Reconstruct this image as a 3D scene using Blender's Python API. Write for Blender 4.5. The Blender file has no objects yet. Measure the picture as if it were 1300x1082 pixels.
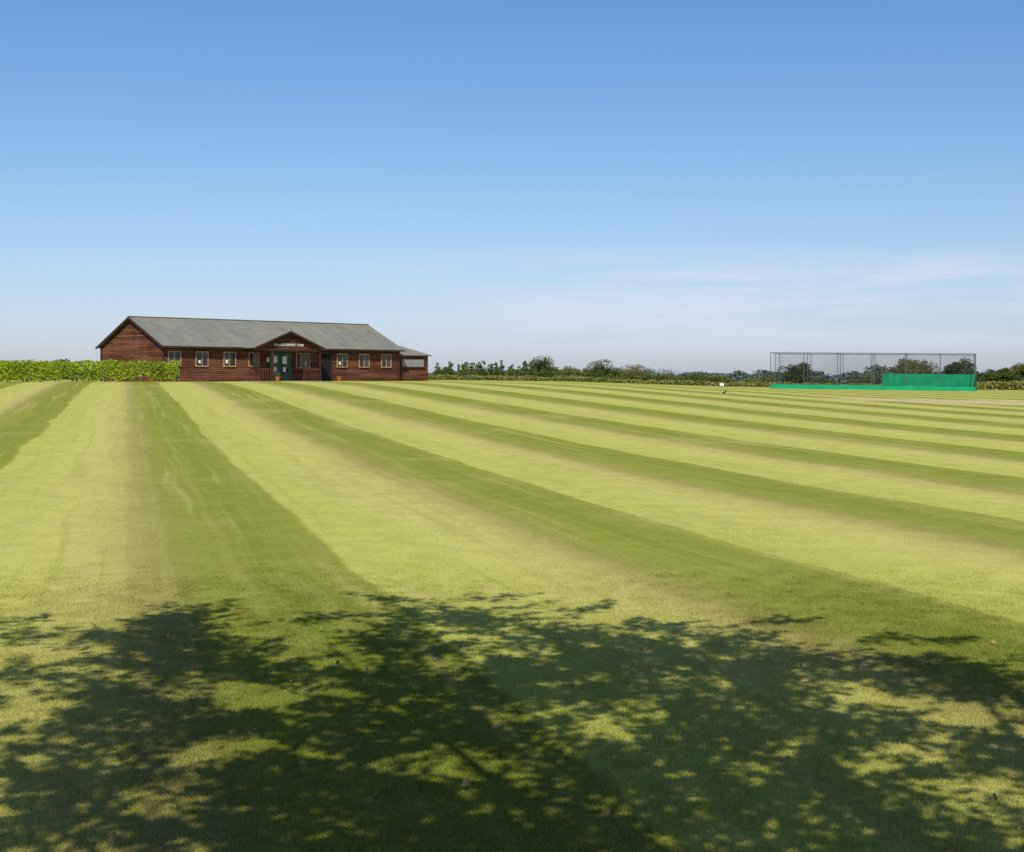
import bpy, bmesh, math, random
import numpy as np
from mathutils import Vector, Matrix, noise as mnoise
random.seed(7); rng=np.random.default_rng(7)
R=math.radians
scene=bpy.context.scene
scene.view_settings.view_transform='Standard'
scene.view_settings.look='None'
scene.view_settings.exposure=0
SUN_EL=47.0; SUN_PHI=-8.0

# ------------------------------------------------------------ helpers
def link(o,parent=None):
    scene.collection.objects.link(o)
    if parent: o.parent=parent
    return o
def empty(name,loc=(0,0,0),rz=0):
    e=bpy.data.objects.new(name,None); e.location=loc; e.rotation_euler=(0,0,rz); e.empty_display_size=.3
    return link(e)
def mesh_obj(name,verts,faces,mat,parent=None,smooth=False):
    m=bpy.data.meshes.new(name); m.from_pydata([tuple(v) for v in verts],[],faces)
    m.materials.append(mat); m.update()
    if smooth: m.polygons.foreach_set('use_smooth',[True]*len(m.polygons))
    return link(bpy.data.objects.new(name,m),parent)
BF=[(0,3,2,1),(4,5,6,7),(0,1,5,4),(1,2,6,5),(2,3,7,6),(3,0,4,7)]
def boxes(name,lst,mat,parent=None):
    V=[];F=[]
    for (x0,x1,y0,y1,z0,z1) in lst:
        b=len(V)
        V+=[(x0,y0,z0),(x1,y0,z0),(x1,y1,z0),(x0,y1,z0),(x0,y0,z1),(x1,y0,z1),(x1,y1,z1),(x0,y1,z1)]
        F+=[tuple(i+b for i in f) for f in BF]
    return mesh_obj(name,V,F,mat,parent)
class NT:
    def __init__(s,nt): s.nt=nt; s.n=nt.nodes; s.l=nt.links
    def new(s,t,**kw):
        n=s.n.new(t)
        for k,v in kw.items(): setattr(n,k,v)
        return n
    def set(s,sock,v):
        if isinstance(v,bpy.types.NodeSocket): s.l.new(v,sock)
        else: sock.default_value=v
    def math(s,op,a,b=0.0,c=0.0,clamp=False):
        n=s.new('ShaderNodeMath',operation=op,use_clamp=clamp)
        s.set(n.inputs[0],a); s.set(n.inputs[1],b); s.set(n.inputs[2],c); return n.outputs[0]
    def mix(s,f,a,b,mode='MIX'):
        n=s.new('ShaderNodeMix',data_type='RGBA',blend_type=mode)
        s.set(n.inputs[0],f)
        for k,v in ((6,a),(7,b)):
            if isinstance(v,tuple) and len(v)==3: v=v+(1,)
            s.set(n.inputs[k],v)
        return n.outputs[2]
    def noise(s,vec,scale,detail=3,rough=.55,dist=0):
        n=s.new('ShaderNodeTexNoise'); 
        if vec is not None: s.l.new(vec,n.inputs['Vector'])
        n.inputs['Scale'].default_value=scale; n.inputs['Detail'].default_value=detail
        n.inputs['Roughness'].default_value=rough; n.inputs['Distortion'].default_value=dist
        return n.outputs['Fac']
    def maprange(s,v,a,b,c=0.,d=1.,smooth=True):
        n=s.new('ShaderNodeMapRange',interpolation_type='SMOOTHSTEP' if smooth else 'LINEAR')
        s.set(n.inputs[0],v)
        for i,k in enumerate((a,b,c,d)): n.inputs[i+1].default_value=k
        return n.outputs[0]
    def comb(s,x,y,z=0.0):
        n=s.new('ShaderNodeCombineXYZ'); s.set(n.inputs[0],x); s.set(n.inputs[1],y); s.set(n.inputs[2],z); return n.outputs[0]
    def ramp(s,f,stops):
        n=s.new('ShaderNodeValToRGB'); s.l.new(f,n.inputs[0]); cr=n.color_ramp
        while len(cr.elements)<len(stops): cr.elements.new(.5)
        for e,(p,c) in zip(cr.elements,stops): e.position=p; e.color=c+(1,)
        return n.outputs[0]
def newmat(name):
    m=bpy.data.materials.new(name); m.use_nodes=True; m.node_tree.nodes.clear()
    t=NT(m.node_tree); out=t.new('ShaderNodeOutputMaterial'); return m,t,out
def simple(name,col,rough=.7,var=.25,scale=4,metal=0,stretch=None,spec=.3):
    m,t,out=newmat(name)
    p=t.new('ShaderNodeBsdfPrincipled'); tc=t.new('ShaderNodeTexCoord').outputs['Object']
    n=t.noise(tc,scale,4)
    f=t.maprange(n,.3,.7,1-var,1+var)
    c=t.mix(1.0,col,t.comb(f,f,f),'MULTIPLY')
    t.l.new(c,p.inputs['Base Color']); p.inputs['Roughness'].default_value=rough; p.inputs['Metallic'].default_value=metal
    p.inputs['Specular IOR Level'].default_value=spec
    t.l.new(p.outputs[0],out.inputs[0]); return m
def leafmat(name,ca,cb,scale=.8,trans=.35,rough=.6):
    m,t,out=newmat(name)
    pos=t.new('ShaderNodeNewGeometry').outputs['Position']
    f=t.maprange(t.noise(pos,scale,2),.35,.65)
    f2=t.maprange(t.noise(pos,scale*14,1),.3,.7,.7,1.3)
    c=t.mix(f,ca,cb); c=t.mix(1.0,c,t.comb(f2,f2,f2),'MULTIPLY')
    d=t.new('ShaderNodeBsdfDiffuse'); t.l.new(c,d.inputs[0])
    tr=t.new('ShaderNodeBsdfTranslucent'); t.l.new(c,tr.inputs[0])
    mx=t.new('ShaderNodeMixShader'); mx.inputs[0].default_value=trans
    t.l.new(d.outputs[0],mx.inputs[1]); t.l.new(tr.outputs[0],mx.inputs[2]); t.l.new(mx.outputs[0],out.inputs[0])
    return m

# ------------------------------------------------------------ terrain
def gz(x,y):
    u=np.clip((np.asarray(y,float)-12)/86.,0,1); S=u*u*(3-2*u)
    A=np.interp(x,[-8,5,23,42,80],[1.33,1.2,.62,.40,.2])
    z=A*S
    d=np.clip(np.asarray(y,float)-152,0,None)
    drop=np.minimum(1.3*(d/45.)**2,1e9); drop=12*(1-np.exp(-drop/12))
    return z-drop
def G(x,y): return float(gz(x,y))

def stripe_color(t,pos,lite=False):
    sp=t.new('ShaderNodeSeparateXYZ'); t.l.new(pos,sp.inputs[0]); X,Y=sp.outputs[0],sp.outputs[1]
    c=t.math('ADD',X,t.math('MULTIPLY',Y,.2713))
    wob=t.noise(t.comb(t.math('MULTIPLY',c,.25),t.math('MULTIPLY',Y,.22)),1.0,1)
    fray=t.noise(pos,7.0,2)
    cw=t.math('ADD',c,t.math('MULTIPLY',t.math('SUBTRACT',wob,.5),.42))
    cw=t.math('ADD',cw,t.math('MULTIPLY',t.math('SUBTRACT',fray,.5),.13))
    m=t.math('FRACT',t.math('ADD',t.math('DIVIDE',cw,4.2),10.0))
    LG=(.385,.385,.092); LG2=(.420,.400,.110); DK=(.190,.212,.034); BR=(.310,.270,.085); DK2=(.222,.236,.042)
    col=t.ramp(m,[(0.0,(.335,.30,.09)),(.03,BR),(.09,(.242,.236,.058)),(.17,DK2),(.30,DK),(.468,DK2),(.486,LG),(.62,LG),(.80,LG2),(.93,(.40,.372,.108)),(1.0,(.36,.325,.10))])
    cv=t.comb(t.math('MULTIPLY',cw,2.9),t.math('MULTIPLY',Y,.07))
    st=t.noise(cv,1.0,3,.6)
    col=t.mix(t.maprange(st,.52,.70,0,.55),col,(.38,.33,.11))
    st2=t.noise(t.comb(t.math('MULTIPLY',cw,6.5),t.math('ADD',t.math('MULTIPLY',Y,.10),7.)),1.0,1,.6)
    col=t.mix(t.maprange(st2,.54,.70,0,.35),col,(.29,.30,.055))
    # faint meandering wheel marks
    wv=t.math('ADD',c,t.math('MULTIPLY',t.math('SUBTRACT',t.noise(t.comb(0.0,t.math('MULTIPLY',Y,.28)),1.0,1),.5),.22))
    for k in (.36,.98):
        dd=t.math('ABSOLUTE',t.math('SUBTRACT',wv,k))
        col=t.mix(t.maprange(dd,.02,.09,.20,0),col,(.36,.32,.10))
    p=t.noise(pos,.17,4,.6)
    col=t.mix(t.maprange(p,.50,.72,0,.45),col,(.40,.34,.125))
    if not lite:
        q=t.maprange(t.noise(pos,2.2,3,.6),.3,.7,.93,1.07)
        col=t.mix(1.0,col,t.comb(q,q,q),'MULTIPLY')
    return col,X,Y,c

def ground_mat():
    m,t,out=newmat('mown_grass')
    pos=t.new('ShaderNodeNewGeometry').outputs['Position']
    col,X,Y,c=stripe_color(t,pos)
    ex=t.math('POWER',t.math('DIVIDE',t.math('SUBTRACT',X,29.),15.),2.0)
    ey=t.math('POWER',t.math('DIVIDE',t.math('SUBTRACT',Y,68.),5.),2.0)
    e=t.math('ADD',t.math('ADD',ex,ey),t.math('MULTIPLY',t.noise(pos,.35,3),.9))
    col=t.mix(t.maprange(e,1.1,1.6,.9,0),col,(.47,.37,.20))
    for sc,a in ((20,.10),(80,.30)):
        s=t.maprange(t.noise(pos,sc,2,.75),.28,.72,1-a,1+a)
        col=t.mix(1.0,col,t.comb(s,s,s),'MULTIPLY')
    edge=t.math('ADD',Y,t.math('MULTIPLY',t.noise(pos,.12,2),10.))
    rough=t.mix(t.maprange(t.noise(pos,.3,2),.4,.6),(.30,.28,.085),(.15,.18,.035))
    col=t.mix(t.maprange(edge,146.,152.),col,rough)
    fld=t.ramp(t.noise(pos,.004,1),[(.35,(.10,.13,.05)),(.5,(.20,.20,.09)),(.62,(.08,.11,.05))])
    col=t.mix(t.maprange(Y,260.,420.),col,fld)
    col=t.mix(t.maprange(Y,1500.,6000.),col,(.17,.23,.27))  # aerial haze painted into the far ground as a bluish tone
    b=t.new('ShaderNodeBsdfDiffuse'); t.l.new(col,b.inputs[0])
    bp=t.new('ShaderNodeBump'); bp.inputs['Strength'].default_value=.45; bp.inputs['Distance'].default_value=.012
    t.l.new(t.noise(pos,60,1),bp.inputs['Height']); t.l.new(bp.outputs[0],b.inputs['Normal'])
    t.l.new(b.outputs[0],out.inputs[0]); return m
def blade_mat():
    m,t,out=newmat('grass_blade')
    pos=t.new('ShaderNodeNewGeometry').outputs['Position']
    col,X,Y,c=stripe_color(t,pos,True)
    s=t.maprange(t.noise(pos,120,0),.3,.7,1.0,1.5)
    col=t.mix(1.0,col,t.comb(s,s,s),'MULTIPLY')
    d=t.new('ShaderNodeBsdfDiffuse'); t.l.new(col,d.inputs[0])
    tr=t.new('ShaderNodeBsdfTranslucent'); t.l.new(col,tr.inputs[0])
    mx=t.new('ShaderNodeMixShader'); mx.inputs[0].default_value=.4
    t.l.new(d.outputs[0],mx.inputs[1]); t.l.new(tr.outputs[0],mx.inputs[2]); t.l.new(mx.outputs[0],out.inputs[0]); return m
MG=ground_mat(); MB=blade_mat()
def axis(lo,a,b,hi,step):
    mid=list(np.arange(a,b+.01,step)); 
    up=[];s=step;v=b
    while v<hi: s*=1.25; v+=s; up.append(v)
    dn=[];s=step;v=a
    while v>lo: s*=1.25; v-=s; dn.append(v)
    return np.array(dn[::-1]+mid+up)
xs=axis(-14000,-90,90,14000,2.0); ys=axis(-600,-20,260,14000,2.0)
XX,YY=np.meshgrid(xs,ys); ZZ=gz(XX,YY)
V=np.stack([XX.ravel(),YY.ravel(),ZZ.ravel()],1).tolist(); nx=len(xs)
F=[(j*nx+i,j*nx+i+1,(j+1)*nx+i+1,(j+1)*nx+i) for j in range(len(ys)-1) for i in range(nx-1)]
mesh_obj('ground',V,F,MG,smooth=True)

nb=60; TR=.10
bv=[];bf=[]
for i in range(nb):
    rr=TR*math.sqrt(random.random()); an=random.uniform(0,6.28); x,y=rr*math.cos(an),rr*math.sin(an)
    a=random.uniform(0,6.28); w=random.uniform(.0011,.0024)
    h=random.uniform(.008,.020); l=random.uniform(0,.016); b2=random.uniform(0,6.28)
    k=len(bv); dx,dy=math.cos(a)*w,math.sin(a)*w
    bv+=[(x-dx,y-dy,0),(x+dx,y+dy,0),(x+math.cos(b2)*l,y+math.sin(b2)*l,h)]; bf.append((k,k+1,k+2))
N=44000
yy=rng.uniform(4,13,N); keep=rng.random(N)<np.clip((13-yy)/7.,0,1)**1.2; yy=yy[keep]
xx=rng.uniform(-1,1,len(yy))*6.2; k2=np.abs(xx)<.40*yy+1.0; xx=xx[k2]; yy=yy[k2]
zz=gz(xx,yy)+.001; an=rng.uniform(0,2*math.pi,len(xx)); e=.02
iv=np.stack([np.stack([xx+e*np.cos(an+q*math.pi/2),yy+e*np.sin(an+q*math.pi/2),zz],1) for q in range(4)],1).reshape(-1,3).tolist()
iff=np.arange(len(iv)).reshape(-1,4).tolist()
gi=mesh_obj('grass',iv,iff,MB); gp=mesh_obj('grass_tuft',bv,bf,MB,gi)
gi.instance_type='FACES'; gi.show_instancer_for_render=False; gi.show_instancer_for_viewport=False

# ------------------------------------------------------------ foliage helpers
def leaf_quads(C,size,flat=.0,asp=.55,dirs=None):
    n=len(C); C=np.asarray(C,float)
    a=rng.normal(size=(n,3)) if dirs is None else np.asarray(dirs)+rng.normal(size=(n,3))*.35
    a/=np.linalg.norm(a,axis=1)[:,None]
    b=rng.normal(size=(n,3)); b[:,2]*=(1-flat); b-=a*(a*b).sum(1)[:,None]; b/=np.linalg.norm(b,axis=1)[:,None]
    s=(size*rng.uniform(.7,1.3,n))[:,None]
    P=[C-a*s*.5, C-b*s*asp*.5+a*s*.05, C+a*s*.5, C+b*s*asp*.5+a*s*.05]
    V=np.stack(P,1).reshape(-1,3); F=np.arange(4*n).reshape(-1,4)
    return V.tolist(),F.tolist()
def tube(pts,rads,seg=7):
    V=[];F=[]
    for i,(p,r) in enumerate(zip(pts,rads)):
        p=Vector(p); q=Vector(pts[min(i+1,len(pts)-1)])-Vector(pts[max(i-1,0)]); q.normalize()
        u=q.orthogonal().normalized()
        u=(pu-q*pu.dot(q)).normalized() if i else u; v=q.cross(u); pu=u
        for k in range(seg):
            a=2*math.pi*k/seg; V.append(tuple(p+u*(math.cos(a)*r)+v*(math.sin(a)*r)))
    for i in range(len(pts)-1):
        for k in range(seg):
            F.append((i*seg+k,i*seg+(k+1)%seg,(i+1)*seg+(k+1)%seg,(i+1)*seg+k))
    return V,F
def tubes(name,lst,mat,parent,seg=7):
    V=[];F=[]
    for pts,r in lst:
        v,f=tube(pts,r,seg); b=len(V); V+=v; F+=[tuple(i+b for i in q) for q in f]
    return mesh_obj(name,V,F,mat,parent,True)
BARK=simple('bark',(.10,.075,.05),.9,.4,12)
def clump_points(center,rx,ry,rz,nclump,nleaf,csize):
    P=[]
    for i in range(nclump):
        d=rng.normal(size=3); d/=np.linalg.norm(d); rr=rng.uniform(.1,1.)**.6
        c=np.array(center)+d*np.array([rx,ry,rz])*rr*.85
        s=csize*rng.uniform(.6,1.3)
        q=rng.normal(size=(nleaf,3)); q/=np.linalg.norm(q,axis=1)[:,None]
        q*=(rng.uniform(.3,1,nleaf)**.5)[:,None]*s*np.array([1,1,.75])
        P.append(c+q)
    return np.concatenate(P)
def tree(name,x,y,h,w,mat,nclump=26,nleaf=110,leaf=.3,trunkf=.22,z=None):
    z=G(x,y) if z is None else z
    e=empty(name,(x,y,z)); 
    top=h*.75
    L=[([(0,0,-.2),(random.uniform(-.1,.1)*w*.2,0,h*.3),(random.uniform(-.1,.1)*w*.3,0,top)],[h*.035,h*.025,h*.006])]
    for i in range(6):
        a=random.uniform(0,6.28); b=h*random.uniform(.2,.5)
        L.append(([(0,0,b),(math.cos(a)*w*.2,math.sin(a)*w*.2,b+h*.15),(math.cos(a)*w*.38,math.sin(a)*w*.38,b+h*.28)],[h*.014,h*.01,h*.003]))
    tubes('trunk',L,BARK,e)
    cz=h*(trunkf+(1-trunkf)/2)
    P=clump_points((0,0,cz),w/2,w/2,h*(1-trunkf)/2,nclump,nleaf,min(w,h)*.19)
    v,f=leaf_quads(P,leaf); mesh_obj('crown',v,f,mat,e); return e

LM_OAK=leafmat('oak_foliage',(.060,.085,.024),(.110,.140,.036),.6)
LM_SHADE=leafmat('shade_tree_foliage',(.030,.050,.012),(.045,.070,.018),.6,.12)
LM_OLIVE=leafmat('olive_foliage',(.13,.14,.040),(.21,.19,.055),.6)
LM_YNG=leafmat('young_foliage',(.10,.15,.04),(.16,.21,.055),.8)
LM_VINE=leafmat('vine_foliage',(.24,.33,.026),(.40,.47,.040),1.2,.35)
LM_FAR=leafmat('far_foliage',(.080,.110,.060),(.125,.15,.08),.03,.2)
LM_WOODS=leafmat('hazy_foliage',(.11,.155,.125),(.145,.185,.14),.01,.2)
LM_HEDGE=leafmat('hedge_foliage',(.085,.11,.028),(.16,.17,.05),.4)

# ------------------------------------------------------------ shade tree behind the camera
el=R(SUN_EL); ph=R(SUN_PHI)
sd=Vector((-math.sin(ph)*math.cos(el),math.cos(ph)*math.cos(el),-math.sin(el)))
edge_x=[-3.6,-3.0,-2.72,-2.33,-1.8,-1.02,-.86,-.84,-.5,-.06,.5,1.01,1.69,2.37,3.0,4.2,6]
edge_y=[6.0,8.0,9.6,10.5,9.8,8.8,8.6,10.6,10.8,10.4,9.9,9.95,9.5,8.9,8.2,8.1,8]
TX,TY=1.4,-4.6
tree_e=empty('shade_tree',(TX,TY,0))
C=[];D=[];twigs=[]
off=Vector((TX,TY,0))
def spray(gx,gy,zz,ang,ln,nl):
    base=Vector((gx,gy,0))+(-sd)*(zz/abs(sd.z))-off
    d=Vector((math.sin(ang),math.cos(ang)*.8,random.uniform(-.25,.35))).normalized()
    side=d.cross(Vector((0,0,1))).normalized()
    twigs.append(([tuple(base),tuple(base+d*ln*.5),tuple(base+d*ln-Vector((0,0,.06)))],[.007,.004,.002]))
    for k in range(nl):
        f=(k+.5)/nl; s=1 if k%2 else -1
        p=base+d*ln*f+side*s*random.uniform(.02,.09)*(1.3-f)+Vector((0,0,random.uniform(-.04,.04)))
        C.append(tuple(p)); q=d*.6+side*s*.9; D.append(tuple(q))
cnt=0; tries=0
while cnt<2700 and tries<300000:
    tries+=1
    gx=random.uniform(-3.2,6.0); gy=random.uniform(1,11)
    top=np.interp(gx,edge_x,edge_y)
    depth=top-gy
    if depth<.35: continue
    if gx<-2.15 and gy<8.0 and random.random()<.85: continue
    nn=mnoise.noise(Vector((gx*1.5,gy*1.3,3.3)))+.7*mnoise.noise(Vector((gx*3.6,gy*3.2,9.3)))
    thr=.03 if depth<.7 else (-.20 if gy>7.3 else -.05)
    if nn<thr and random.random()<.96: continue
    if gy<4.5 and random.random()<.6: continue
    zz=2.7+gy/11.*1.9+random.uniform(-.4,.4)
    ang=random.gauss(0,.8)+(gx-.5)*.22
    spray(gx,gy,zz,ang,random.uniform(.3,.62),random.randint(12,20)); cnt+=1
for (gx,gy,n,an) in ((-3.9,9.55,7,-1.2),(-3.35,9.8,4,-1.),(-3.75,9.15,5,-1.2),(-3.0,7.9,5,-1.1),(-2.75,7.4,4,-1.1),(-2.9,7.2,3,-1.2),(-2.4,6.3,8,-1),(-2.0,5.9,10,-1),(-2.5,5.7,8,-1),
    (1.7,9.75,5,.8),(2.45,9.0,6,1.),(-.75,10.75,5,-.8),(-.3,10.7,4,.2),(.5,10.3,5,.6),(-2.4,10.35,5,-.2),(-3.0,9.3,6,-1.2),(-1.5,9.8,5,.5),(3.1,8.4,5,1.1)):
    for i in range(n):
        spray(gx+random.gauss(0,.16),gy+random.gauss(0,.10),random.uniform(4.1,4.7),random.gauss(an,.45),random.uniform(.3,.6),15)
v,f=leaf_quads(C,.098,.3,.6,D); mesh_obj('crown',v,f,LM_SHADE,tree_e)
tubes('twigs',twigs,BARK,tree_e,3)
limbs=[([(0,0,-.3),(.1,.1,1.0),(0,.2,1.9),(-.1,.4,2.6)],[.36,.28,.24,.19])]
for (ax,ay,az) in ((-5.3,7.6,4.3),(-3.2,9.2,4.8),(-1.3,9.6,4.8),(.6,8.6,4.5),(2.4,7.2,4.2),(4.3,5.6,3.8),(-3.8,4.6,3.7),(-1.5,5.6,4.0),(3,2,3.4),(0,4.5,4.2)):
    limbs.append(([(-.05,.3,2.2),(ax*.3,.3+ay*.3,3.0),(ax*.65+random.uniform(-.3,.3),ay*.65,az*.9),(ax,ay,az)],[.12,.075,.04,.010]))
    for k in range(5):
        f=random.uniform(.45,.9); b=Vector((ax*f,ay*f+.1,2.6+(az-2.6)*f+.1)); e=b+Vector((random.uniform(-1,1),random.uniform(-.3,1.),random.uniform(-.1,.3)))
        limbs.append(([tuple(b),tuple((b+e)/2+Vector((0,0,.1))),tuple(e)],[.022,.014,.005]))
tubes('trunk',limbs,BARK,tree_e)

# ------------------------------------------------------------ pavilion
def woodmat(name,col):
    m,t,out=newmat(name)
    tc=t.new('ShaderNodeTexCoord').outputs['Object']; sp=t.new('ShaderNodeSeparateXYZ'); t.l.new(tc,sp.inputs[0])
    bi=t.math('FLOOR',t.math('DIVIDE',sp.outputs[2],.145))
    wn=t.new('ShaderNodeTexWhiteNoise',noise_dimensions='2D')
    seg=t.math('FLOOR',t.math('DIVIDE',t.math('ADD',t.math('ADD',sp.outputs[0],sp.outputs[1]),t.math('MULTIPLY',bi,1.37)),3.6))
    t.l.new(t.comb(bi,seg),wn.inputs['Vector'])
    f=t.maprange(wn.outputs[0],0,1,.62,1.4,False)
    g=t.noise(t.comb(t.math('MULTIPLY',sp.outputs[0],.8),t.math('MULTIPLY',sp.outputs[1],.8),t.math('MULTIPLY',sp.outputs[2],9.)),2.,4,.65)
    g=t.maprange(g,.3,.7,.7,1.3); f=t.math('MULTIPLY',f,g)
    big=t.maprange(t.noise(tc,.5,3),.4,.65)
    c=t.mix(big,col,(col[0]*1.25,col[1]*1.4,col[2]*1.5))
    c=t.mix(1.0,c,t.comb(f,f,f),'MULTIPLY')
    p=t.new('ShaderNodeBsdfPrincipled'); t.l.new(c,p.inputs['Base Color']); p.inputs['Roughness'].default_value=.75; p.inputs['Specular IOR Level'].default_value=.1
    t.l.new(p.outputs[0],out.inputs[0]); return m
WOOD=woodmat('stained_weatherboard',(.110,.040,.020))
TRIM=simple('dark_timber_trim',(.055,.023,.013),.6,.3,3)
FRAME=simple('pale_timber_frame',(.42,.25,.11),.6,.2,5)
GREEN=simple('green_paint',(.035,.10,.05),.4,.15,5)
WHITE=simple('white_paint',(.75,.75,.72),.6,.06,5)
DECK=simple('deck_timber',(.22,.15,.10),.8,.3,6)
TERRA=simple('terracotta',(.35,.11,.04),.8,.2,8)
DARK=simple('dark_interior',(.012,.010,.009),.9,.1,3)
def roofmat():
    m,t,out=newmat('felt_roof')
    tc=t.new('ShaderNodeTexCoord').outputs['Object']; sp=t.new('ShaderNodeSeparateXYZ'); t.l.new(tc,sp.inputs[0])
    fr=t.math('FRACT',t.math('DIVIDE',sp.outputs[0],1.0)); 
    seam=t.math('LESS_THAN',fr,.08)
    wn=t.new('ShaderNodeTexWhiteNoise',noise_dimensions='1D'); t.l.new(t.math('FLOOR',sp.outputs[0]),wn.inputs['W'])
    f=t.math('MULTIPLY',t.maprange(wn.outputs[0],0,1,.96,1.04,False),t.maprange(t.noise(tc,1.3,4,.65),.3,.7,.90,1.10))
    f=t.math('MULTIPLY',f,t.math('SUBTRACT',1.,t.math('MULTIPLY',seam,.16)))
    c=t.mix(t.maprange(t.noise(tc,.35,3),.42,.62),(.178,.180,.148),(.20,.188,.142))
    c=t.mix(1.0,c,t.comb(f,f,f),'MULTIPLY')
    p=t.new('ShaderNodeBsdfPrincipled'); t.l.new(c,p.inputs['Base Color']); p.inputs['Roughness'].default_value=.9; p.inputs['Specular IOR Level'].default_value=.05
    t.l.new(p.outputs[0],out.inputs[0]); return m
ROOF=roofmat()
def glassmat():
    m,t,out=newmat('window_glass'); p=t.new('ShaderNodeBsdfPrincipled')
    tc=t.new('ShaderNodeTexCoord').outputs['Object']
    c=t.mix(t.maprange(t.noise(tc,.9,3),.45,.6),(.018,.02,.022),(.06,.06,.055)); t.l.new(c,p.inputs['Base Color'])
    p.inputs['Roughness'].default_value=.06; p.inputs['Specular IOR Level'].default_value=.6
    t.l.new(p.outputs[0],out.inputs[0]); return m
GLASS=glassmat()

A46=R(46); CX,CY=-24.04,98.0; BZ=1.33
pav=empty('wooden_pavilion',(CX,CY,BZ),A46)
PL,PW,EH,RH=21.6,8.2,2.58,4.54
def lap(V,F,p0,ax,out,rng_fn,z0,z1,bh=.145):
    z=z0
    while z<z1-.01:
        zt=min(z+bh,z1)
        a0,a1=rng_fn(z); b0,b1=rng_fn(zt)
        def P(s,o,zz): return (p0[0]+ax[0]*s+out[0]*o,p0[1]+ax[1]*s+out[1]*o,zz)
        k=len(V)
        V+= [P(a0,.035,z),P(a1,.035,z),P(b1,.006,zt),P(b0,.006,zt),P(a0,0,z),P(a1,0,z)]
        F+= [(k,k+1,k+2,k+3),(k+4,k+5,k+1,k)]
        z+=bh
V=[];F=[]
lap(V,F,(0,0),(1,0),(0,-1),lambda z:(0,PL),0,EH)
lap(V,F,(PL,PW),(-1,0),(0,1),lambda z:(0,PL),0,EH)
def gab(z):
    if z<=EH: return (0,PW)
    k=(z-EH)/(RH-EH)*PW/2; return (k,PW-k)
lap(V,F,(0,PW),(0,-1),(-1,0),gab,0,RH-.05)
lap(V,F,(PL,0),(0,1),(1,0),gab,0,RH-.05)
mesh_obj('weatherboard_walls',V,F,WOOD,pav)
boxes('wall_core',[(.02,PL-.02,.02,PW-.02,-.4,EH-.05)],DARK,pav)
boxes('plinth',[(-.02,PL+.02,-.02,PW+.02,-.6,.0)],TRIM,pav)
boxes('corner_posts',[(-.06,.07,-.06,.07,0,EH),(PL-.07,PL+.06,-.06,.07,0,EH),(-.06,.07,PW-.07,PW+.06,0,EH)],TRIM,pav)
def slab(name,quad,th,mat,parent):
    q=[Vector(p) for p in quad]; n=(q[1]-q[0]).cross(q[2]-q[0]).normalized()
    if n.z<0: n=-n
    m=len(q); V=[tuple(p+n*th) for p in q]+[tuple(p) for p in q]
    F=[tuple(range(m)),tuple(range(2*m-1,m-1,-1))]+[(i,i+m,(i+1)%m+m,(i+1)%m) for i in range(m)]
    return mesh_obj(name,V,F,mat,parent)
sl=(RH-EH)/(PW/2); ov=.35; ge=.25
ez=EH-ov*sl
slab('roof_front',[(-ge,-ov,ez),(PL+ge,-ov,ez),(PL+ge,PW/2,RH),(-ge,PW/2,RH)],.07,ROOF,pav)
slab('roof_back',[(-ge,PW+ov,ez),(PL+ge,PW+ov,ez),(PL+ge,PW/2+.002,RH),(-ge,PW/2+.002,RH)],.07,ROOF,pav)
boxes('ridge_cap',[(-ge,PL+ge,PW/2-.12,PW/2+.12,RH+.055,RH+.11)],ROOF,pav)
for xx in (-ge-.03,PL+ge+.001):
    for s in (0,1):
        y0,y1=(-ov,PW/2) if s==0 else (PW+ov,PW/2)
        V=[(xx,y0,ez-.10),(xx,y0,ez+.06),(xx,y1,RH+.06),(xx,y1,RH-.10),(xx+.03,y0,ez-.10),(xx+.03,y0,ez+.06),(xx+.03,y1,RH+.06),(xx+.03,y1,RH-.10)]
        mesh_obj('barge_board',V,[(0,1,2,3),(7,6,5,4),(0,4,5,1),(1,5,6,2),(2,6,7,3),(3,7,4,0)],TRIM,pav)
boxes('gutter',[(-ge,6.35,-ov-.09,-ov-.003,ez-.07,ez+.03),(12.95,PL+ge,-ov-.09,-ov-.003,ez-.07,ez+.03)],TRIM,pav)
def window(x,w,z0,z1,y=0,fr=FRAME,muls=1,nm='window'):
    f=[];b=.07;o=y-.075
    f+=[(x-w/2-b,x-w/2,o,y,z0-b,z1+b),(x+w/2,x+w/2+b,o,y,z0-b,z1+b),(x-w/2,x+w/2,o,y,z1,z1+b),(x-w/2,x+w/2,o-.03,y,z0-b,z0)]
    for i in range(muls):
        xm=x-w/2+w*(i+1)/(muls+1); f.append((xm-.03,xm+.03,o+.01,y-.04,z0,z1))
    boxes(nm+'_frame',f,fr,pav); boxes(nm+'_glass',[(x-w/2,x+w/2,y-.045,y-.038,z0,z1)],GLASS,pav)
for x in (.88,3.12,5.44,15.77,17.97,20.24): window(x,.92,1.12,2.06)
window(7.55,.8,1.12,2.06); window(12.0,1.15,1.05,2.06,muls=2)
boxes('notices',[(5.1,5.3,-.056,-.050,1.3,1.55),(15.45,15.62,-.056,-.050,1.25,1.5),(8.7,8.9,-.050,-.047,1.45,1.75),(12.1,12.3,-.056,-.05,1.2,1.5),(2.82,3.0,-.056,-.05,1.3,1.5)],WHITE,pav)
dx0,dx1=9.0,10.8
f=[(dx0-.08,dx0,-.09,0,0.05,2.15),(dx1,dx1+.08,-.09,0,.05,2.15),(dx0,dx1,-.09,0,2.07,2.15)]
xm=(dx0+dx1)/2
g=[]
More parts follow.
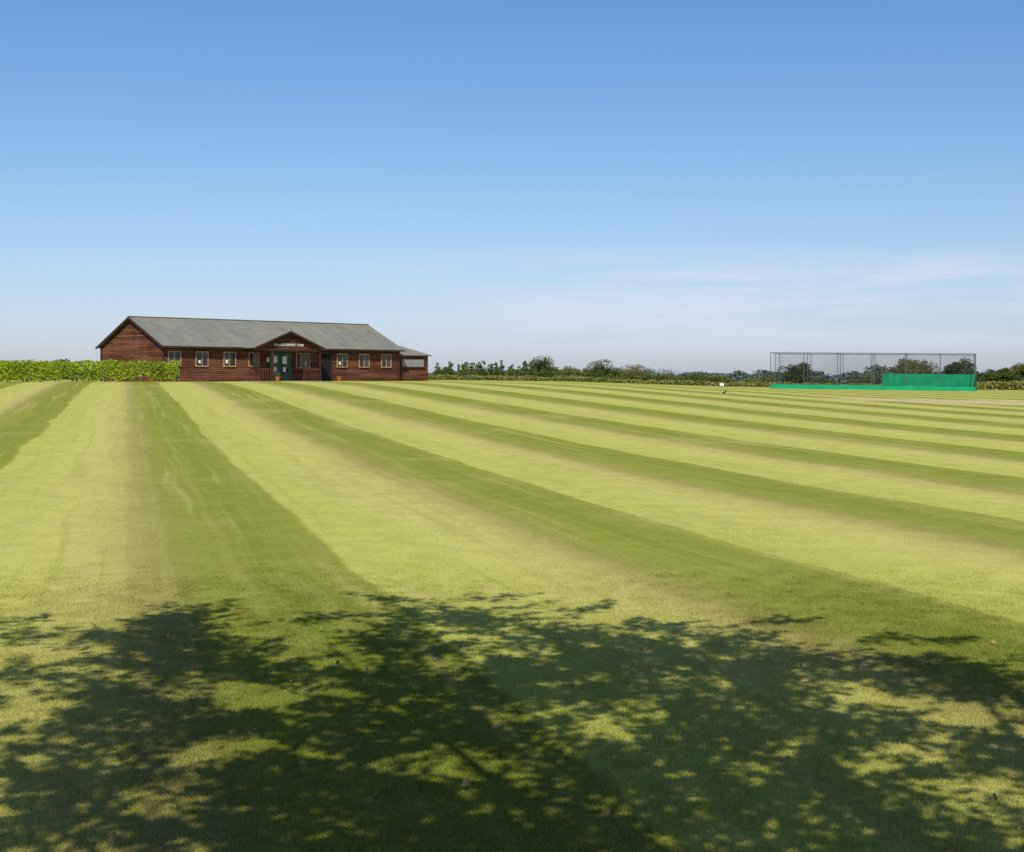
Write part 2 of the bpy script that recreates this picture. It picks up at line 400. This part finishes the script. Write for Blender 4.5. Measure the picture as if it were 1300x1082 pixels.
for a,b in ((dx0+.01,xm-.01),(xm+.01,dx1-.01)):
    f+=[(a,a+.1,-.07,-.005,.06,2.06),(b-.1,b,-.07,-.005,.06,2.06),(a+.1,b-.1,-.07,-.005,1.96,2.06),(a+.1,b-.1,-.07,-.005,.06,.5),(a+.1,b-.1,-.068,-.005,1.15,1.22)]
    g.append((a+.1,b-.1,-.045,-.038,.5,1.96))
boxes('door_frames',f,GREEN,pav); boxes('door_glass',g,GLASS,pav)
boxes('door_notices',[(9.2,9.6,-.056,-.048,1.35,1.85),(10.1,10.5,-.056,-.048,1.3,1.85),(9.25,9.55,-.056,-.048,.75,1.05),(10.15,10.4,-.056,-.048,.7,1.05)],WHITE,pav)
boxes('side_door',[(13.55,14.65,-.06,-.037,.05,2.1)],DARK,pav)  # flat near-black panel: shade of the doorway recess put into its colour
boxes('side_door_frame',[(13.45,13.55,-.09,0,.05,2.2),(14.65,14.75,-.09,0,.05,2.2),(13.55,14.65,-.09,0,2.1,2.2)],TRIM,pav)
px0,px1,pd,pk=6.75,12.6,1.35,3.62
pm=(px0+px1)/2
V=[];F=[]
def ped(z):
    k=(z-2.36)/(pk-.08-2.36)*(px1-px0)/2; k=max(0,k-.25); return (k,px1-px0-k)
lap(V,F,(px0,-pd),(1,0),(0,-1),ped,2.36,pk-.12,.11)
mesh_obj('porch_pediment',V,F,WOOD,pav)
mesh_obj('porch_pediment_back',[(px0+.02,-pd+.02,2.36),(px1-.02,-pd+.02,2.36),(px1-.02,-pd+.02,2.5),(pm,-pd+.02,pk-.1),(px0+.02,-pd+.02,2.5)],[(0,1,2,3,4)],TRIM,pav)
boxes('porch_beams',[(px0-.05,px1+.05,-pd-.09,-pd+.05,2.2,2.36),(px0-.04,px0+.08,-pd+.05,-.04,2.2,2.36),(px1-.08,px1+.04,-pd+.05,-.04,2.2,2.36)],TRIM,pav)
boxes('porch_posts',[(x-.06,x+.06,-pd-.07,-pd+.05,.05,2.2) for x in (px0+.03,px0+1.5,px1-1.5,px1-.03)],TRIM,pav)
boxes('porch_rails',[(px0+.09,px0+1.44,-pd-.04,-pd+.02,.85,.93),(px1-1.44,px1-.09,-pd-.04,-pd+.02,.85,.93)]+[(px0+.25+i*.2,px0+.29+i*.2,-pd-.03,-pd+.01,.1,.85) for i in range(6)]+[(px1-1.3+i*.2,px1-1.26+i*.2,-pd-.03,-pd+.01,.1,.85) for i in range(6)],WOOD,pav)
boxes('porch_deck',[(px0-.1,px1+.1,-pd-.15,-.04,-.3,.05)],DECK,pav)
po=.3; psl=(pk-2.5)/((px1-px0)/2); pez=2.5-po*psl
back=lambda z:(z-EH)/sl+.25
for s in (0,1):
    xe=px0-po if s==0 else px1+po
    slab('porch_roof',[(xe,-pd-.3,pez),(pm+(-.001 if s==0 else .001),-pd-.3,pk),(pm+(-.001 if s==0 else .001),back(pk),pk),(xe,-.2,pez)],.06,ROOF,pav)
    V=[(xe,-pd-.33,pez-.08),(xe,-pd-.33,pez+.06),(pm,-pd-.33,pk+.07),(pm,-pd-.33,pk-.07)]
    V+=[(a,b+.03,c) for a,b,c in V]
    mesh_obj('porch_barge_board',V,[(0,1,2,3),(7,6,5,4),(0,4,5,1),(3,2,6,7),(0,3,7,4),(1,5,6,2)],TRIM,pav)
fc=bpy.data.curves.new('club_sign_text','FONT'); fc.body='VILLAGE CRICKET CLUB'; fc.size=.25; fc.extrude=.012; fc.align_x='CENTER'; fc.materials.append(WHITE)
so=bpy.data.objects.new('club_sign_letters',fc); so.location=(pm,-pd-.06,2.58); so.rotation_euler=(R(90),0,0); link(so,pav)
def pot(x,y):
    wx=CX+math.cos(A46)*x-math.sin(A46)*y; wy=CY+math.sin(A46)*x+math.cos(A46)*y
    e=empty('flower_pot',(wx,wy,G(wx,wy)))
    v,f=tube([(0,0,0),(0,0,.04),(0,0,.3),(0,0,.36),(0,0,.37)],[.12,.14,.2,.22,.02],12); mesh_obj('pot',v,f,TERRA,e)
    v,f=leaf_quads(clump_points((0,0,.5),.22,.22,.16,8,18,.1),.08); mesh_obj('plant',v,f,LM_YNG,e)
pot(8.3,-1.9); pot(15.1,-.5)
ax0,ax1,ay0,ay1,ah,at=PL+.04,PL+3.6,.5,5.6,2.08,3.0
V=[];F=[]
lap(V,F,(ax0,ay0),(1,0),(0,-1),lambda z:(0,ax1-ax0),0,ah); lap(V,F,(ax1,ay0),(0,1),(1,0),lambda z:(0,ay1-ay0),0,ah); lap(V,F,(ax1,ay1),(-1,0),(0,1),lambda z:(0,ax1-ax0),0,ah)
mesh_obj('annex_walls',V,F,WOOD,pav)
boxes('annex_core',[(ax0,ax1-.02,ay0+.02,ay1-.02,-.4,ah-.03)],DARK,pav)
o=.25; e0=(ax0,ay0-o,ah-.05); e1=(ax1+o,ay0-o,ah-.05); e2=(ax1+o,ay1+o,ah-.05); e3=(ax0,ay1+o,ah-.05); r0=(ax0,3.0,at); r1=(ax1-1.7,3.0,at)
slab('annex_roof',[e0,e1,r1,r0],.06,ROOF,pav); slab('annex_roof',[e1,e2,r1],.06,ROOF,pav); slab('annex_roof',[e2,e3,r0,r1],.06,ROOF,pav)
boxes('annex_shutter',[(ax0+.7,ax1-.5,ay0-.075,ay0-.037,1.15,1.75)],simple('grey_shutter',(.26,.25,.23),.6,.1,3),pav)
boxes('annex_shutter_frame',[(ax0+.6,ax1-.4,ay0-.09,ay0-.036,1.75,1.85),(ax0+.6,ax1-.4,ay0-.12,ay0-.036,1.05,1.15),(ax0+.6,ax0+.7,ay0-.09,ay0-.036,1.15,1.75),(ax1-.5,ax1-.4,ay0-.09,ay0-.036,1.15,1.75)],TRIM,pav)

# ------------------------------------------------------------ vine rows
def vines(x0,x1,y,h,dens,ylo=.1):
    e=empty('vine_row',(0,y,0)); n=int((x1-x0)*dens)
    X=rng.uniform(x0,x1,n); bump=np.array([mnoise.noise(Vector((x*.7,y,0)))*.16+mnoise.noise(Vector((x*2.3,y,4)))*.16 for x in X])
    u=rng.uniform(0,1,n)**.8; Z=ylo+u*(h+bump-ylo); wd=.38*np.sqrt(np.clip(1-((u-.55)/.62)**2,.05,1))
    YY=rng.uniform(-1,1,n)*wd
    keep=~((u<.22)&(np.sin(X*5.1)+np.sin(X*2.3+1)>.5))
    P=np.stack([X,YY,Z+np.array([G(x,y) for x in X])],1)[keep]
    v,f=leaf_quads(P,.13,.2,.85); mesh_obj('leaves',v,f,LM_VINE,e)
    L=[]
    xx=x0+.2
    while xx<x1:
        g=G(xx,y); L.append(([(xx,0,g-.1),(xx+.04,.03,g+.5),(xx,0,g+h*.8)],[.035,.028,.02])); xx+=1.1
    tubes('stems',L,BARK,e)
    pl=[]; xx=x0
    while xx<=x1+.1: g=G(xx,y); pl.append((xx-.04,xx+.04,-.04,.04,g-.2,g+h+.05)); xx+=5.
    boxes('posts',pl,DECK,e)
vines(-62,-22.0,94.0,1.38,600)
vines(-62,-26.5,96.6,1.42,450); vines(-62,-34.5,103,1.5,300)

# ------------------------------------------------------------ cricket nets
POLE=simple('galvanised_steel',(.16,.17,.17),.5,.1,3,.6)
NGREEN=simple('green_windbreak',(.0,.27,.105),.7,.12,1.5)
m,t,out=newmat('black_netting')
tr=t.new('ShaderNodeBsdfTransparent'); d=t.new('ShaderNodeBsdfDiffuse'); d.inputs[0].default_value=(.03,.035,.04,1)
pos=t.new('ShaderNodeNewGeometry').outputs['Position']
mx=t.new('ShaderNodeMixShader'); t.l.new(t.maprange(t.noise(pos,.5,3),.3,.7,.06,.12),mx.inputs[0]); t.l.new(tr.outputs[0],mx.inputs[1]); t.l.new(d.outputs[0],mx.inputs[2]); t.l.new(mx.outputs[0],out.inputs[0]); NET=m
nA=Vector((22.9,126.)); nd=Vector((.956,-.29)).normalized(); npd=Vector((.29,.956)).normalized(); NL,ND,NH=17.3,7.2,3.2
nets=empty('cricket_net_cage',(0,0,0))
def NP(s,dp,h):
    p=nA+nd*s+npd*dp; return (p.x,p.y,G(p.x,p.y)+h)
L=[]
ss=[0,2.9,5.8,8.65,11.5,14.4,NL]
for dp in (0,ND/2,ND):
    for s in ss: L.append(([NP(s,dp,-.1),NP(s,dp,1.6),NP(s,dp,NH)],[.028]*3))
    L.append(([NP(s,dp,NH) for s in ss],[.025]*len(ss)))
for s in (0,NL): L.append(([NP(s,0,NH),NP(s,ND/2,NH),NP(s,ND,NH)],[.025]*3))
for s in (5.8,11.5): L.append(([NP(s,0,NH),NP(s,ND/2,NH),NP(s,ND,NH)],[.015]*3))
tubes('steel_frame',L,POLE,nets)
V=[];F=[]
def sheet(a,b,h0,h1,n=18,wav=0.0,sag=0.0):
    k=len(V)
    for i in range(n+1):
        f=i/n; s=a[0]+(b[0]-a[0])*f; dp=a[1]+(b[1]-a[1])*f+wav*math.sin(f*37)*random.uniform(.5,1)
        V.append(NP(s,dp,h0)); V.append(NP(s,dp,h1-sag*abs(math.sin(f*math.pi*6))))
    for i in range(n): F.append((k+2*i,k+2*i+2,k+2*i+3,k+2*i+1))
for dp in (0,ND/2,ND): sheet((0,dp),(NL,dp),.02,NH-.02,24,.02,.04)
sheet((NL,0),(NL,ND),.02,NH,6)
k=len(V)
for i in range(13):
    for j in range(5): V.append(NP(NL*i/12,ND*j/4,NH-.03-(.08 if i%2 else 0)))
for i in range(12):
    for j in range(4): F.append((k+i*5+j,k+(i+1)*5+j,k+(i+1)*5+j+1,k+i*5+j+1))
mesh_obj('netting',V,F,NET,nets)
V=[];F=[]
sheet((0,-.06),(NL,-.06),0.0,.36,30,.03,.03); sheet((0,ND/2-.05),(NL,ND/2-.05),0.0,.4,24,.03)
sheet((9.3,ND+.06),(NL+.05,ND+.06),0.0,1.5,14,.03,.05); sheet((NL+.06,0),(NL+.06,ND+.06),0.0,1.45,6,.03); sheet((0,ND+.05),(9.3,ND+.05),0,.3,14,.02)
sheet((10,ND/2+.06),(NL,ND/2+.06),0,1.45,12,.03,.05)
mesh_obj('windbreak',V,F,NGREEN,nets)
V=[];F=[]
for i in range(13):
    for j in range(2): V.append(NP(NL*i/12,.1+(ND-.2)*j,.03))
for i in range(12): F.append((2*i,2*i+2,2*i+3,2*i+1))
mesh_obj('artificial_turf',V,F,simple('green_turf',(.02,.18,.075),.9,.15,2),nets)

# ------------------------------------------------------------ trees and hedges
for i in range(16):
    Y=175+random.uniform(-8,8); x=-9.2+i*.82+random.uniform(-.3,.3)
    tree('sapling',x,Y,random.uniform(2.0,2.9)+.35,random.uniform(.9,1.4),LM_YNG,18,60,.14,.08)
specs=[('oak_tree',4.0,205,5.3,4.8,LM_OAK),('oak_tree',9.0,215,4.5,4.6,LM_OLIVE),('oak_tree',13.4,212,5.4,6.4,LM_OAK),('oak_tree',19.2,220,5.4,6.6,LM_OLIVE),
('oak_tree',24.4,225,5.3,7.2,LM_OLIVE),('oak_tree',29.2,230,5.2,6.4,LM_OAK),('oak_tree',34,240,5.4,6,LM_OLIVE),('oak_tree',6.6,225,5.0,5,LM_HEDGE),('oak_tree',16.4,228,5.5,6.2,LM_HEDGE),('oak_tree',22,232,5.6,6,LM_OAK),
('oak_tree',33.2,165,3.0,4.2,LM_OAK),('oak_tree',48,170,3.9,5.8,LM_OLIVE),('oak_tree',53,168,3.6,5.0,LM_OAK),('oak_tree',57.5,160,2.9,5.4,LM_OLIVE),
('hawthorn_tree',50,146,2.2,4.6,LM_OAK),('hawthorn_tree',54.5,147,2.4,5.4,LM_HEDGE),('hawthorn_tree',60,147,2.5,5.4,LM_OAK)]
for nm,x,y,h,w,mt in specs: tree(nm,x,y,h,w,mt,75,130,.21,.03)
def hedge(name,pts,h,w,dens,mat,leaf=.3,vary=.35):
    P=[]
    for (x0,y0),(x1,y1) in zip(pts[:-1],pts[1:]):
        L=math.hypot(x1-x0,y1-y0); n=int(L*dens); u=rng.uniform(0,1,n); X=x0+(x1-x0)*u; Y=y0+(y1-y0)*u+rng.normal(0,w/2,n)
        s=1./max(h*.5,.6)
        hh=np.array([h*(1+vary*mnoise.noise(Vector((x*.23*s,y0*.1,1)))+vary*.8*mnoise.noise(Vector((x*.9*s,y0*.1,5)))) for x in X])
        Z=gz(X,Y)+rng.uniform(0,1,n)**.7*hh
        P.append(np.stack([X,Y,Z],1))
    v,f=leaf_quads(np.concatenate(P),leaf,.1,.8); return mesh_obj(name,v,f,mat)
hedge('field_hedge',[(-12,172),(10,178),(34,176),(70,165)],1.35,1.4,280,LM_HEDGE,.22,.6)
LM_DRY=leafmat('dry_grass',(.30,.27,.09),(.20,.22,.05),.4)
hedge('rough_grass_bank',[(-12,153),(20,153),(70,151)],.45,1.2,260,LM_DRY,.2)
hedge('rough_grass_bank',[(41.5,140),(62,138)],.8,1.0,300,LM_DRY,.25)
hedge('boundary_hedge',[(-90,130),(-40,128)],1.5,1.5,150,LM_HEDGE,.3)
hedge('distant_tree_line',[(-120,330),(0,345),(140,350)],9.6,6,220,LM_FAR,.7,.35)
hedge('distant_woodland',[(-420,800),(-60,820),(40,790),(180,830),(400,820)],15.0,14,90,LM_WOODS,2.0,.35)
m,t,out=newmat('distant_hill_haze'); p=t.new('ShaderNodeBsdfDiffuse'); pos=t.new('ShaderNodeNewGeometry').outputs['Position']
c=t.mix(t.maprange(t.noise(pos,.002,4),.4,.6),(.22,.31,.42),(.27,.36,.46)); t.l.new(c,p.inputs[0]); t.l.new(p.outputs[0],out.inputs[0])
V=[];F=[]; n=160; rows=8
for j in range(rows):
    for i in range(n):
        x=-7000+14000*i/(n-1); yy=8500+j*300
        hgt=32+22*mnoise.noise(Vector((x*.0006,.3,0)))+9*mnoise.noise(Vector((x*.003,1.3,0)))
        V.append((x,yy,-12+(hgt+12)*math.sin(math.pi*.5*min(1,j/5)) if j else -14))
F=[(j*n+i,j*n+i+1,(j+1)*n+i+1,(j+1)*n+i) for j in range(rows-1) for i in range(n-1)]
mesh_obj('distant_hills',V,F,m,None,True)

x,y=20.5,139.; e=empty('boundary_board',(x,y,G(x,y)))
boxes('panel',[(-.2,.2,-.02,.02,.1,.32)],WHITE,e); boxes('legs',[(-.16,-.13,-.03,.03,-.05,.1),(.13,.16,-.03,.03,-.05,.1)],WHITE,e)
x,y=10.6,71.; e=empty('crow',(x,y,G(x,y)))
BLK=simple('black_feathers',(.02,.02,.025),.5,.1,9)
L=[([(-.13,0,.09),(-.06,0,.10),(0,0,.12),(.06,0,.15),(.09,0,.18),(.12,0,.19),(.16,0,.18)],[.008,.03,.042,.034,.024,.02,.003]),([(0,.02,.10),(0,.02,0),(.02,.02,0)],[.006,.004,.004]),([(.01,-.02,.10),(.01,-.02,0),(.03,-.02,0)],[.006,.004,.004])]
tubes('body',L,BLK,e)
# a few fallen leaves on the grass under the tree
P=np.stack([rng.uniform(-3,4,60),rng.uniform(5,11,60),np.full(60,.022)],1); v,f=leaf_quads(P,.045,.2,.6)
mesh_obj('fallen_leaves',v,f,simple('dry_leaf',(.30,.20,.08),.8,.3,5))

# ------------------------------------------------------------ sky, sun, camera
w=bpy.data.worlds.new('World'); scene.world=w; w.use_nodes=True; w.node_tree.nodes.clear(); t=NT(w.node_tree)
sky=t.new('ShaderNodeTexSky'); sky.sky_type='NISHITA'; sky.sun_disc=False; sky.sun_elevation=R(SUN_EL); sky.sun_rotation=R(180-SUN_PHI*-1)
sky.altitude=50; sky.air_density=1.0; sky.dust_density=.5; sky.ozone_density=1.6
tc=t.new('ShaderNodeTexCoord').outputs['Generated']; sp=t.new('ShaderNodeSeparateXYZ'); t.l.new(tc,sp.inputs[0])
X,Y,Z=sp.outputs
tint=t.ramp(Z,[(0.0,(.76,.86,1.28)),(.05,(.82,.90,1.20)),(.12,(.80,.93,1.13)),(.26,(.66,.92,1.24)),(.6,(.75,.95,1.1))])
scol=t.mix(1.0,sky.outputs[0],tint,'MULTIPLY')
mp=t.comb(t.math('MULTIPLY',X,5.),t.math('MULTIPLY',Y,5.),t.math('ADD',t.math('MULTIPLY',Z,50.),2.3))
n=t.maprange(t.noise(mp,1.0,7,.62,.5),.36,.66)
band=t.math('MULTIPLY',t.maprange(Z,.008,.035),t.maprange(Z,.065,.098,1.,0.)); side=t.maprange(X,-.16,.12)
f=t.math('MULTIPLY',t.math('MULTIPLY',n,band),t.math('MULTIPLY',side,.70))
col=t.mix(f,scol,(7.0,7.7,9.0))
bg=t.new('ShaderNodeBackground'); t.l.new(col,bg.inputs[0]); bg.inputs[1].default_value=.10
out=t.new('ShaderNodeOutputWorld'); t.l.new(bg.outputs[0],out.inputs[0])
sl_=bpy.data.lights.new('sun','SUN'); sl_.energy=5.0; sl_.angle=R(.5); sl_.color=(1,.965,.90)
so=bpy.data.objects.new('sun',sl_); so.rotation_euler=(R(90-SUN_EL),0,R(SUN_PHI)); so.location=(0,-20,30); link(so)
cam=bpy.data.cameras.new('camera'); cam.sensor_width=36; cam.lens=50.0; cam.shift_y=-.0485; cam.clip_end=40000; cam.clip_start=.05
co=bpy.data.objects.new('camera',cam); co.location=(0,0,1.7); co.rotation_euler=(R(90),0,0); link(co); scene.camera=co
